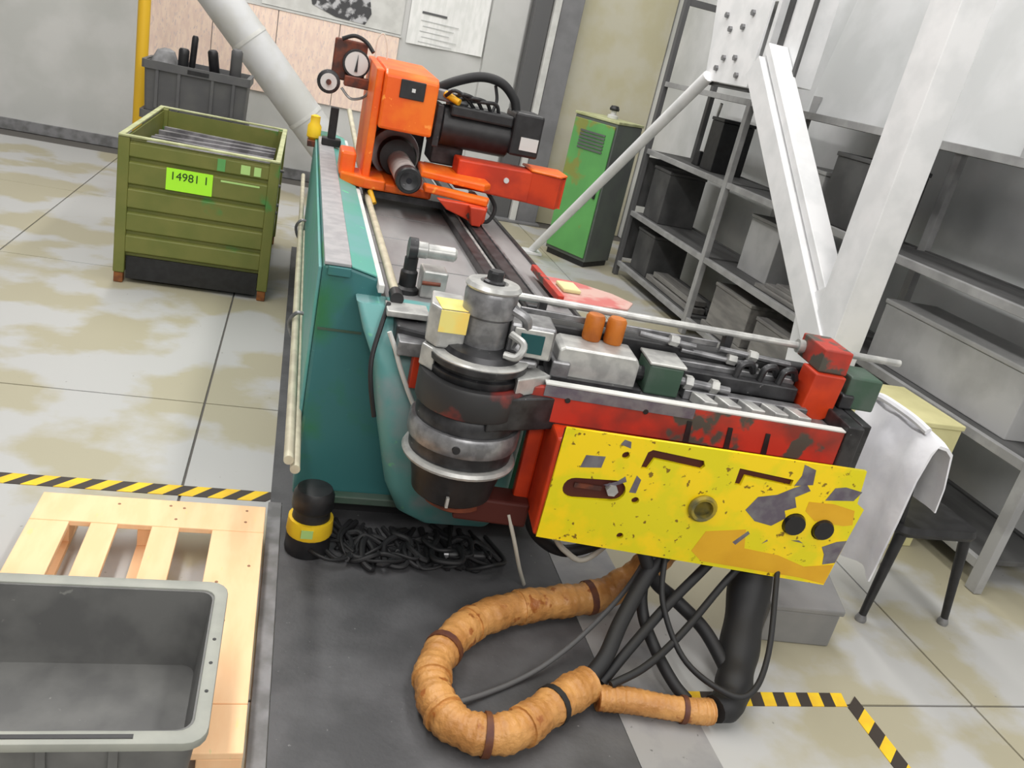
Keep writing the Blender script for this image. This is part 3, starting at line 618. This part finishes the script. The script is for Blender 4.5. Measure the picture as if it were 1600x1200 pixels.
# ------------------------------------------------------------------ floor tapes
def tape(name, x0, x1, y0, y1, n, label, along='x', skew=.5):
    t = thing(name, ((x0+x1)/2, (y0+y1)/2, 0), label, 'floor tape')
    for k in range(n):
        if along == 'x':
            a = x0+(x1-x0)*k/n; b = x0+(x1-x0)*(k+1)/n; s = (b-a)*skew
            q = [(a, y0), (b, y0), (b+s, y1), (a+s, y1)]
        else:
            a = y0+(y1-y0)*k/n; b = y0+(y1-y0)*(k+1)/n; s = (b-a)*skew
            q = [(x0, a), (x1, a+s), (x1, b+s), (x0, b)]
        build('stripe', G().hexa(q, .0006, .003), ('tapey', 'tapek')[k % 2], t)
    return t
tape('hazard_tape', -1.5, .05, 3.27, 3.35, 26, 'black and yellow hazard tape on the floor behind the wooden pallet', skew=1.2)
tape('hazard_tape', 1.58, 2.25, 2.09, 2.16, 13, 'black and yellow hazard tape on pale floor beside the black cable boot', skew=.35)
tape('hazard_tape', 2.25, 2.32, .9, 2.085, 18, 'black and yellow hazard tape strip turning the corner past the grey box', 'y', skew=.9)

# ------------------------------------------------------------------ pallet and crate
t = thing('wooden_pallet', (-.35, 2.4, 0), 'pale orange wooden pallet with nailed boards under a grey crate', 'pallet')
PX = [(-.75, -.62), (-.55, -.46), (-.345, -.25), (-.135, .05)]
for a, b in PX: build('deck_board', G().box(a, b, 1.94, 2.815, .12, .142), 'wood', t, .003)
for a, b in ((1.76, 1.937), (2.818, 3.0)): build('end_board', G().box(-.75, .05, a, b, .12, .142), 'wood', t, .003)
for y in (1.78, 2.3, 2.86):
    for x in (-.75, -.40, -.07): build('block', G().box(x, x+.12, y, y+.12, .022, .0975), 'wood', t, .003)
    build('stringer', G().box(-.75, .05, y, y+.12, .098, .1195), 'wood', t)
for x in (-.75, -.40, -.07): build('bottom_board', G().box(x, x+.12, 1.76, 3.0, .0005, .0215), 'wood', t)
for x, y in ((-.02, 2.96), (-.02, 2.88), (-.25, 2.95), (-.27, 2.87), (.01, 2.6), (-.09, 2.5), (-.3, 2.96), (-.05, 2.3), (-.1, 2.05), (-.48, 2.95)):
    build('nail_head', G().lathe((x, y, .1421), [(0, 0), (.006, 0), (.005, .0015), (0, .0015)], 8), 'nail', t)
def shell(x0, x1, y0, y1, z0, z1, taper, r, wall, z_in):
    R = [rrect(x0+taper, x1-taper, y0+taper, y1-taper, r, z0), rrect(x0, x1, y0, y1, r, z1),
         rrect(x0+wall, x1-wall, y0+wall, y1-wall, r*.7, z1), rrect(x0+taper+wall, x1-taper-wall, y0+taper+wall, y1-taper-wall, r*.7, z_in)]
    return G().rings(R)
t = thing('plastic_crate', (-.43, 1.84, .143), 'empty grey plastic crate with rounded rim on the wooden pallet', 'crate')
build('tub', shell(-.83, -.06, 1.56, 2.115, .1435, .405, .03, .05, .02, .165), 'crate', t, smooth=True)
g = G().rings([rrect(-.85, -.04, 1.535, 2.14, .05, .385), rrect(-.85, -.04, 1.535, 2.14, .05, .41), rrect(-.815, -.075, 1.575, 2.10, .035, .41), rrect(-.815, -.075, 1.575, 2.10, .035, .385)], closed=True)
build('rim', g, 'crate_rim', t, .004, smooth=True)
for y in (1.70, 1.80, 1.89): build('rim_hole', G().lathe((-.058, y, .4101), [(0, 0), (.005, 0), (.005, .001), (0, .001)], 8), 'black', t)
build('handle_slot', G().box(-.5, -.2, 1.55, 1.562, .4101, .412), 'black', t)
for x in (-.7, -.55, -.4, -.25): build('wall_rib', G().box(x, x+.02, 1.557, 1.575, .2, .384), 'crate', t)

# ------------------------------------------------------------------ green steel bin
bn = thing('steel_bin', (-.58, 6.8, 0), 'olive green ribbed steel bin on legs with a lime label', 'bin')
X0, X1, Y0, Y1 = -1.09, -.08, 5.98, 7.64
build('inner_wall', G().box(X0+.03, X1-.03, Y0+.012, Y0+.02, .22, .97), 'olive', bn)
zs = [.205, .355, .51, .67, .845, .972]
for i in range(5):
    a, b = zs[i]+.008, zs[i+1]-.008
    g = G().prism([(Y0+.011, a), (Y0-.012, a+.015), (Y0-.012, b-.015), (Y0+.011, b)], 'x', X0+.07, X1-.07)
    build('front_rib', g, 'olive', bn, .003)
for i in range(5):
    a, b = zs[i]+.008, zs[i+1]-.008
    build('side_rib', G().box(X1-.031, X1-.015, Y0+.09, Y1-.09, a, b), 'olive', bn, .003)
    build('side_rib', G().box(X0+.015, X0+.031, Y0+.09, Y1-.09, a, b), 'olive', bn, .003)
build('back_wall', G().box(X0+.03, X1-.03, Y1-.03, Y1-.01, .2, .97), 'olive', bn)
build('side_wall', G().box(X1-.04, X1-.032, Y0+.03, Y1-.03, .2, .97), 'olive', bn)
build('side_wall', G().box(X0+.032, X0+.04, Y0+.03, Y1-.03, .2, .97), 'olive', bn)
build('under_frame_shade', G().box(X0+.075, X1-.075, Y0+.02, Y1-.075, .03, .189), 'black', bn)  # solid black underframe, added to give the dark shade below the bin
build('bin_floor', G().box(X0+.03, X1-.03, Y0+.03, Y1-.03, .19, .215), 'olive', bn)
for x in (X0, X1-.07):
    for y in (Y0-.015, Y1-.07):
        build('corner_post', G().box(x, x+.07, y, y+.085, .075, .985), 'olive', bn, .006)
        build('foot', G().box(x+.005, x+.062, y+.008, y+.078, .001, .074), 'rust', bn, .006)
for q in ((X0, X1, Y0-.02, Y0+.02), (X0, X1, Y1-.02, Y1+.01), (X0, X0+.035, Y0+.021, Y1-.021), (X1-.035, X1, Y0+.021, Y1-.021)):
    build('top_rim', G().box(*q, .986, 1.0), 'olive_rim', bn, .004)
card = build('lime_card', G().hexa([(-.79, Y0-.018), (-.50, Y0-.018), (-.50, Y0-.0135), (-.79, Y0-.0135)], .69, .835), 'lime', bn)
text_mesh('card_text', '14981 1', .075, Matrix.Translation((-.645, Y0-.0195, .785)) @ Matrix.Rotation(math.pi/2, 4, 'X'), 'ink', bn)
for x0, x1, z0, z1 in ((-.33, -.27, .875, .935), (-.245, -.20, .875, .935)):
    build('sticker', G().box(x0, x1, Y0-.0155, Y0-.0125, z0, z1), 'palegreen', bn)
build('sticker', G().box(-.48, -.43, Y0-.0155, Y0-.0125, .87, .95), 'green', bn)
build('stencil_line', G().box(-.45, -.20, Y0-.0145, Y0-.0125, .80, .812), 'palegreen', bn)
g = G()
for k in range(90):
    z = .22+.60*k/90; y = random.uniform(6.15, 7.4); dx = random.uniform(.3, .45)
    xm = random.uniform(-.68, -.50); s = random.uniform(-.12, .12)
    g.hexa([(xm-dx, y-s), (xm+dx, y+s), (xm+dx, y+s+.07), (xm-dx, y-s+.07)], z, z+.012)
build('steel_offcuts', g, 'scrap', None, label='heap of grey steel offcuts filling the olive green bin', category='scrap', kind='stuff')
for k in range(11):
    y = 6.12+.125*k; s = .05*((k*7 % 5)-2)/2; z = .838
    build('steel_strip', G().hexa([(-1.02, y-s), (-.15, y+s), (-.15, y+s+.05), (-1.02, y-s+.05)], z, z+.02+.01*(k % 3)), 'scrap', None,
          label='long grey steel strip lying on top of the scrap in the green bin', category='steel strip', group='steel strips in the green bin', origin=(-.58, y, z))

# ------------------------------------------------------------------ dark totes behind the bin
def tote(z, label):
    t = thing('stacking_tote', (-.9, 8.55, z), label, 'tote', 'dark grey stacking totes')
    x0, x1, y0, y1, h = -1.36, -.45, 8.3, 8.85, .425
    build('tub', shell(x0+.02, x1-.02, y0+.02, y1-.02, z+.001, z+h-.01, .015, .03, .02, z+.03), 'tote', t, smooth=True)
    g = G().rings([rrect(x0, x1, y0, y1, .035, z+h-.07), rrect(x0, x1, y0, y1, .035, z+h), rrect(x0+.03, x1-.03, y0+.03, y1-.03, .025, z+h), rrect(x0+.03, x1-.03, y0+.03, y1-.03, .025, z+h-.07)], closed=True)
    build('rim', g, 'tote', t, smooth=True)
    for x in (x0+.12, x0+.30, x0+.58, x0+.76): build('wall_rib', G().box(x, x+.025, y0+.004, y0+.03, z+.03, z+h-.071), 'tote', t)
    build('grip_slot', G().box(x0+.38, x0+.56, y0-.004, y0-.0005, z+h-.055, z+h-.02), 'black', t)
tote(0, 'lowest dark grey stacking tote on the floor behind the green bin')
tote(.426, 'middle dark grey stacking tote of the stack behind the green bin')
tote(.852, 'top dark grey stacking tote holding black tools')
TL = [((-1.04, 8.42, .90), (-1.03, 8.4, 1.42), .045, 'short thick black tool handle standing in the top tote'),
      ((-.99, 8.5, .90), (-.95, 8.45, 1.54), .028, 'tallest black tool handle standing in the top tote'),
      ((-.72, 8.55, .90), (-.80, 8.45, 1.45), .045, 'leaning black tool handle standing in the top tote'),
      ((-.60, 8.5, .90), (-.59, 8.42, 1.50), .05, 'grey tool handle beside the tote end, standing in the top tote')]
for p, q, r, lab in TL:
    t = thing('tool_handle', p, lab, 'tool', 'tools in the top tote')
    d = Vector(q)-Vector(p)
    build('shaft', G().cyl(p, Vector(p)+d*.55, r*.5), 'postdark', t, smooth=True)
    build('grip', G().tube([Vector(p)+d*a for a in (.551, .6, .9, .97, 1)], r, 12, rf=lambda q_: r*(.75 if q_ < .05 or q_ > .95 else 1)), 'tote' if 'grey' in lab else 'black', t, smooth=True)
t = thing('grey_sack', (-1.2, 8.55, .9), 'pale grey cloth bundle lying in the top tote', 'bundle')
build('cloth', G().rings([rrect(-1.31, -1.10, 8.42, 8.72, .06, .89), rrect(-1.32, -1.09, 8.4, 8.74, .08, 1.1), rrect(-1.31, -1.10, 8.42, 8.72, .08, 1.27), rrect(-1.27, -1.13, 8.47, 8.66, .06, 1.36), rrect(-1.22, -1.17, 8.52, 8.6, .02, 1.38)]), 'kerb', t, smooth=True)

# yellow post
t = thing('guard_post', (-1.44, 8.95, 0), 'yellow guard post standing behind the tote stack', 'post')
build('pole', G().cyl((-1.47, 9.0, .02), (-1.47, 9.0, 2.3), .055, 18), 'yellowpost', t, smooth=True)
build('cap', G().lathe((-1.47, 9.0, 2.3), [(.0, .001), (.058, .001), (.05, .03), (0, .035)], 18), 'black', t, smooth=True)
build('base_plate', G().box(-1.57, -1.37, 8.9, 9.1, .0005, .0195), 'yellowpost', t)
# ventilation duct
t = thing('ventilation_duct', (.6, 9.85, .1), 'wide pale grey duct slanting up in front of the peach board', 'duct')
d0, d1 = Vector((.72, 9.85, .20)), Vector((-1.9, 9.85, 2.9))
build('pipe', G().cyl(d0, d1, .20, 28), 'duct', t, smooth=True)
for q in (.25, .5, .75):
    p = d0.lerp(d1, q); dd = (d1-d0).normalized()*.02
    build('joint_band', G().cyl(p-dd, p+dd, .206, 28), 'offwhite', t, smooth=True)
build('floor_boot', G().lathe((.72, 9.85, 0), [(0, .001), (.26, .001), (.26, .06), (.2, .2), (.1, .26), (0, .27)], 28), 'duct', t, smooth=True)

# ------------------------------------------------------------------ white brace frame
TX = 3.1
t = thing('brace_frame', (TX, 5.5, 0), 'white painted steel brace frame with bolted gusset plate', 'steel frame')
build('column', G().box(TX-.06, TX+.14, 3.96, 4.20, .021, 4.4), 'truss', t, .006)
build('column_foot', G().box(TX-.15, TX+.23, 3.87, 4.29, .0005, .0205), 'truss', t, .004)
build('gusset_plate', G().prism([(5.98, 2.13), (6.72, 2.13), (6.80, 2.45), (6.95, 2.9), (6.95, 3.6), (5.98, 3.6)], 'x', TX, TX+.025), 'truss', t, .004)
build('gusset_edge', G().box(TX+.026, TX+.09, 6.0, 6.70, 2.10, 2.128), 'darkbox', t)
build('hanger_post', G().box(TX+.12, TX+.30, 5.62, 5.86, 2.2, 4.4), 'truss', t, .006)
build('hanger_edge', G().box(TX+.10, TX+.119, 5.86, 5.92, 2.25, 3.6), 'darkbox', t)
build('hanger_edge', G().box(TX+.10, TX+.119, 5.56, 5.60, 2.22, 3.6), 'darkbox', t)
for y, z in ((6.55, 2.23), (6.47, 2.31), (6.18, 2.2), (6.28, 2.32), (6.62, 2.62), (6.50, 2.52), (6.2, 2.64), (6.3, 2.54)):
    build('bolt_head', G().lathe((TX-.022, y, z), [(0, 0), (.022, 0), (.024, .021), (0, .021)], 6, 'x'), 'bolt', t)
def bar(p, q, wy, wx, mt, name):
    p, q = Vector(p), Vector(q); d = (q-p).normalized(); n = d.cross(Vector((1, 0, 0))).normalized()
    R = []
    for c in (p, q):
        R.append([c+n*wy+Vector((wx, 0, 0)), c-n*wy+Vector((wx, 0, 0)), c-n*wy-Vector((wx, 0, 0)), c+n*wy-Vector((wx, 0, 0))])
    build(name, G().rings(R), mt, t, .004)
bar((TX-.035, 4.02, .732), (TX-.035, 5.85, 2.28), .088, .04, 'truss', 'diagonal_brace')
bar((TX+.04, 4.1, .98), (TX+.04, 5.8, 2.42), .03, .075, 'truss', 'brace_flange')
build('foot_gusset', G().prism([(4.201, .45), (4.201, 1.15), (4.42, 1.0), (4.34, .6)], 'x', TX-.05, TX+.0), 'truss', t)
p, q = Vector((2.66, 8.95, .03)), Vector((TX-.02, 6.62, 2.16)); d = (q-p).normalized(); n = d.cross(Vector((1, 0, 0))).normalized()
build('rod_brace', G().cyl(p, q, .042, 10, r2=.05), 'truss', t, smooth=True)
build('rod_foot', G().box(2.56, 2.76, 8.85, 9.05, .0005, .03), 'truss', t, .004)

# ------------------------------------------------------------------ storage rack
RX0, RX1 = 3.53, 4.12
t = thing('storage_rack', (3.8, 6.6, 0), 'long grey steel storage rack along the white wall', 'rack')
YU = [8.59, 6.69, 4.79, 2.9]
for i, y in enumerate(YU):
    for x in (RX0, RX1-.05):
        build('upright', G().box(x, x+.05, y-.035, y+.035, .002, 2.9 if i == 0 else 2.06), 'postdark' if i == 0 else 'rack', t, .004)
for z in (.16, .72, 1.38, 2.06):
    for i in range(3):
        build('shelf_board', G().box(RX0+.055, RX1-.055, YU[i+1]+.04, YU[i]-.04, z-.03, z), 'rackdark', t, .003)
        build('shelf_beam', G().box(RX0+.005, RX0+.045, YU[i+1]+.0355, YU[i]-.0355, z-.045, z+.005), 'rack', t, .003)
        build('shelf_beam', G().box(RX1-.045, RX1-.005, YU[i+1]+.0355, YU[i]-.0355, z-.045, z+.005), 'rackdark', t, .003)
build('end_rail', G().box(RX0+.051, RX1-.051, 8.56, 8.62, 2.8, 2.86), 'postdark', t)
for z0, z1 in ((.2, .65), (.78, 1.3)):
    build('end_panel', G().box(RX0+.051, RX1-.051, 8.58, 8.60, z0, z1), 'darkbox', t)
def carton(name, x0, x1, y0, y1, z0, z1, mt, label, cat='box', lid=True, group=None):
    c = thing(name, ((x0+x1)/2, (y0+y1)/2, z0), label, cat, group)
    build('body', G().box(x0, x1, y0, y1, z0+.001, z1-.03 if lid else z1), mt, c, .006)
    if lid: build('lid', G().box(x0-.008, x1+.008, y0-.008, y1+.008, z1-.029, z1), mt, c, .006)
carton('storage_box', 3.62, 4.02, 8.0, 8.42, .72, 1.25, 'darkbox', 'dark grey storage box at the far end of the middle rack shelf')
carton('storage_box', 3.62, 4.02, 7.95, 8.4, .16, .60, 'darkbox', 'dark grey storage box at the far end of the bottom rack shelf')
carton('storage_box', 3.60, 4.02, 4.9, 5.35, 1.38, 1.86, 'darkbox', 'large dark grey box on the upper rack shelf behind the white brace')
carton('storage_box', 3.66, 4.02, 5.5, 5.95, 1.38, 1.70, 'lightbox', 'light grey box beside the dark box on upper rack shelf')
carton('storage_box', 3.75, 4.05, 5.95, 6.45, .72, 1.20, 'lightbox', 'light grey block standing for the lit wall seen behind the middle rack shelf')  # block added to imitate the bright wall showing through the rack
carton('storage_box', 3.70, 4.02, 7.35, 7.6, 1.38, 1.86, 'black', 'narrow black case standing on the upper rack shelf')
carton('storage_box', 3.65, 4.02, 3.2, 4.4, .72, 1.1, 'lightbox', 'wide light grey box on the near end of the middle shelf')
for k, (x, y0, y1, z, h, mt) in enumerate(((3.60, 4.9, 6.5, .165, .05, 'board'), (3.78, 4.95, 6.4, .165, .05, 'board'), (3.62, 6.8, 8.0-.08, .165, .05, 'board'), (3.80, 6.8, 7.9, .165, .06, 'rackdark'), (3.64, 6.85, 7.8, .226, .05, 'board'))):
    lab = ('long weathered board lying on the bottom rack shelf behind the machine arm' if k < 2 else 'short weathered board on the bottom rack shelf before the dark box')
    b = build('board', G().box(x, x+.16, y0, y1, z, z+h), mt, None, .004, label=lab, category='board', group='boards on the bottom rack shelf', origin=(x+.08, (y0+y1)/2, z))
for k in range(3):
    build('board', G().hexa([(3.58+.01*k, 4.9+.3*k), (3.9, 5.0+.3*k), (3.9, 6.2+.12*k), (3.58+.02*k, 6.1+.12*k)], .722+.035*k, .755+.035*k) if k < 0 else G().box(3.6+.03*k, 3.74+.03*k, 4.85, 5.85-.1*k, .722+.031*k, .752+.031*k), 'board', None, .003,
          label='thin grey board stacked on the middle rack shelf', category='board', group='boards on the middle rack shelf', origin=(3.67, 5.3, .722+.031*k))
carton('storage_box', 3.60, 4.0, 5.78, 6.42, .216, .58, 'board', 'weathered grey wooden box on boards, bottom rack shelf beside the upright')
carton('storage_box', 3.58, 4.0, 4.95, 5.62, .216, .54, 'board', 'weathered grey wooden box on boards, bottom rack shelf behind the white brace')
t = thing('leaning_broom', (3.72, 7.9, 1.38), 'white-handled broom leaning inside the upper rack bay', 'broom')
build('handle', G().cyl((3.78, 7.75, 1.5), (3.72, 7.55, 1.98), .014), 'label_white', t, smooth=True)
build('brush', G().prism([(7.72, 1.382), (7.86, 1.382), (7.80, 1.52), (7.73, 1.52)], 'x', 3.73, 3.83), 'black', t, .006)
# wall cabinet and white panel above the rack
t = thing('wall_vent_unit', (4.3, 8.0, 2.5), 'white wall-mounted unit with a dark open recess above the rack', 'wall unit')
build('casing', G().prism([(8.32, 2.35), (8.32, 3.3), (7.5, 3.3), (7.5, 2.35), (7.56, 2.35), (7.56, 2.92), (8.22, 2.92), (8.22, 2.35)], 'x', 3.98, 4.38), 'truss', t, .006)
build('recess_back', G().box(4.36, 4.38, 7.57, 8.21, 2.35, 2.91), 'steelgrey', t)
t = thing('wrapped_sheet', (3.9, 5.6, 2.06), 'big white panel standing on top of the rack against the wall', 'panel')
R = []
for i in range(13):
    y = 4.0+2.6*i/12; dx = .03*math.sin(i*1.7)
    R.append([(3.98+dx, y, 2.062), (4.02+dx, y, 2.062), (4.22+.6*dx, y, 3.4), (4.18+.6*dx, y, 3.4)])
build('sheet', G().rings(R), 'wall_white', t, smooth=True)
g = G()
for k in range(2):
    build('batten', G().hexa([(3.975, 4.1+2.3*k), (4.0-.005, 4.1+2.3*k), (4.0-.005, 4.2+2.3*k), (3.975, 4.2+2.3*k)], 2.063, 2.2), 'lightbox', t)

# ------------------------------------------------------------------ green cabinet
CC = Vector((3.18, 8.62, 0)); ca = math.radians(38)
du = Vector((math.cos(ca), math.sin(ca), 0)); dv = Vector((-math.sin(math.radians(30)), math.cos(math.radians(30)), 0))
def cabx(p): return CC+du*p.x+dv*p.y+Vector((0, 0, p.z))
def CB_(): return G(cabx)
t = thing('electrical_cabinet', CC, 'green electrical cabinet with dark side between wall column and rack', 'cabinet')
build('body', CB_().box(0, .5, 0, .62, .06, 1.55), 'greygreen', t, .01)
build('top', CB_().box(-.01, .51, -.01, .63, 1.551, 1.58), 'olive_rim', t, .006)
build('door', CB_().box(-.022, -.001, .02, .60, .1, 1.52), 'green', t, .006)
for k in range(6): build('vent_slat', CB_().box(-.032, -.0225, .12, .48, 1.22+.035*k, 1.24+.035*k), 'greygreen', t)
build('door_handle', CB_().box(-.035, -.0225, .06, .09, .75, .9), 'black', t)
build('socle', CB_().box(.02, .48, .02, .6, .001, .059), 'black', t)
t = thing('signal_knob', cabx(Vector((.28, .3, 1.58))), 'small white and black knob on top of the green cabinet', 'knob')
c = cabx(Vector((.28, .3, 0)))
build('stem', G().lathe((c.x, c.y, 1.5805), [(0, 0), (.06, 0), (.06, .03), (.03, .04), (.03, .08), (0, .08)], 16), 'label_white', t, smooth=True)
build('cap', G().lathe((c.x, c.y, 1.661), [(0, 0), (.05, 0), (.055, .02), (.04, .05), (0, .055)], 16), 'black', t, smooth=True)

# ------------------------------------------------------------------ right foreground: box, chair with coat, carton
t = thing('grey_floor_box', (2.3, 2.62, 0), 'squat grey box on the floor behind the black cable boot', 'box')
build('body', G().hexa([(2.06, 2.46), (2.38, 2.43), (2.50, 2.76), (2.16, 2.80)], .0005, .16), 'greybox', t, .008)
build('lid', G().hexa([(2.05, 2.45), (2.39, 2.42), (2.51, 2.77), (2.15, 2.81)], .161, .19), 'greybox', t, .008)
carton('cardboard_box', 3.02, 3.46, 3.28, 3.78, 0, .74, 'carton', 'tall beige cardboard box between the white column and the chair')
t = thing('chair', (2.9, 2.84, 0), 'black metal chair with a white coat over its back', 'chair')
for x, y, tx, ty in ((2.675, 2.62, 2.73, 2.66), (2.675, 3.06, 2.73, 3.02), (3.13, 2.62, 3.08, 2.66), (3.13, 3.06, 3.08, 3.02)):
    l = build('leg', G().cyl((x, y, .03), (tx, ty, .44), .017, 12, r2=.026), 'black', t, smooth=True)
    build('foot_cap', G().lathe((x, y, .0005), [(0, 0), (.024, 0), (.026, .012), (.018, .034), (0, .034)], 12), 'steel', l, smooth=True)
build('seat', G().rings([rrect(2.70, 3.12, 2.63, 3.05, .05, .44), rrect(2.69, 3.13, 2.62, 3.06, .06, .46), rrect(2.70, 3.12, 2.63, 3.05, .05, .49)]), 'black', t, smooth=True)
for y in (2.68, 3.0): build('back_post', G().cyl((2.73, y, .45), (2.66, y, .90), .014, 10), 'black', t, smooth=True)
build('backrest', G().rings([[(2.69, 2.66, .64), (2.70, 2.66, .64), (2.70, 3.02, .64), (2.69, 3.02, .64)], [(2.655, 2.65, .91), (2.675, 2.65, .91), (2.675, 3.03, .91), (2.655, 3.03, .91)]]), 'black', t, .008)
t = thing('white_coat', (2.66, 2.84, .92), 'white cloth coat draped over the black chair back', 'coat')
gv = []; nY = 17
prof = [(2.775, .60), (2.755, .72), (2.715, .88), (2.69, .932), (2.655, .937), (2.625, .90), (2.605, .75), (2.60, .55), (2.595, .38), (2.60, .24)]
R = []
for i in range(nY):
    v = i/(nY-1); y = 2.58+.52*v; ro = []
    for j, (x, z) in enumerate(prof):
        fold = .018*math.sin(v*17+j*.5)*(j/9 if j > 4 else .3)
        zz = z+(.02*math.sin(v*9) if j == 9 else 0)-(.03*(abs(v-.5)*2)**4 if 2 < j < 6 else 0)
        ro.append((x+fold-.02*(j > 5)*(j-5)/4*0, y+.02*math.sin(j)*(v-.5), zz))
    back = [(p[0]+(.010 if j > 4 else -.008), p[1], p[2]-(.012 if 1 < j < 7 else 0)) for j, p in enumerate(ro)]
    R.append(ro+back[::-1])
build('cloth', G().rings(R), 'cloth', t, smooth=True)
build('collar', G().tube(spline([(2.64, 2.66, .935), (2.62, 2.75, .955), (2.62, 2.93, .955), (2.64, 3.02, .935)], 6), .018, 8), 'cloth', t, smooth=True)
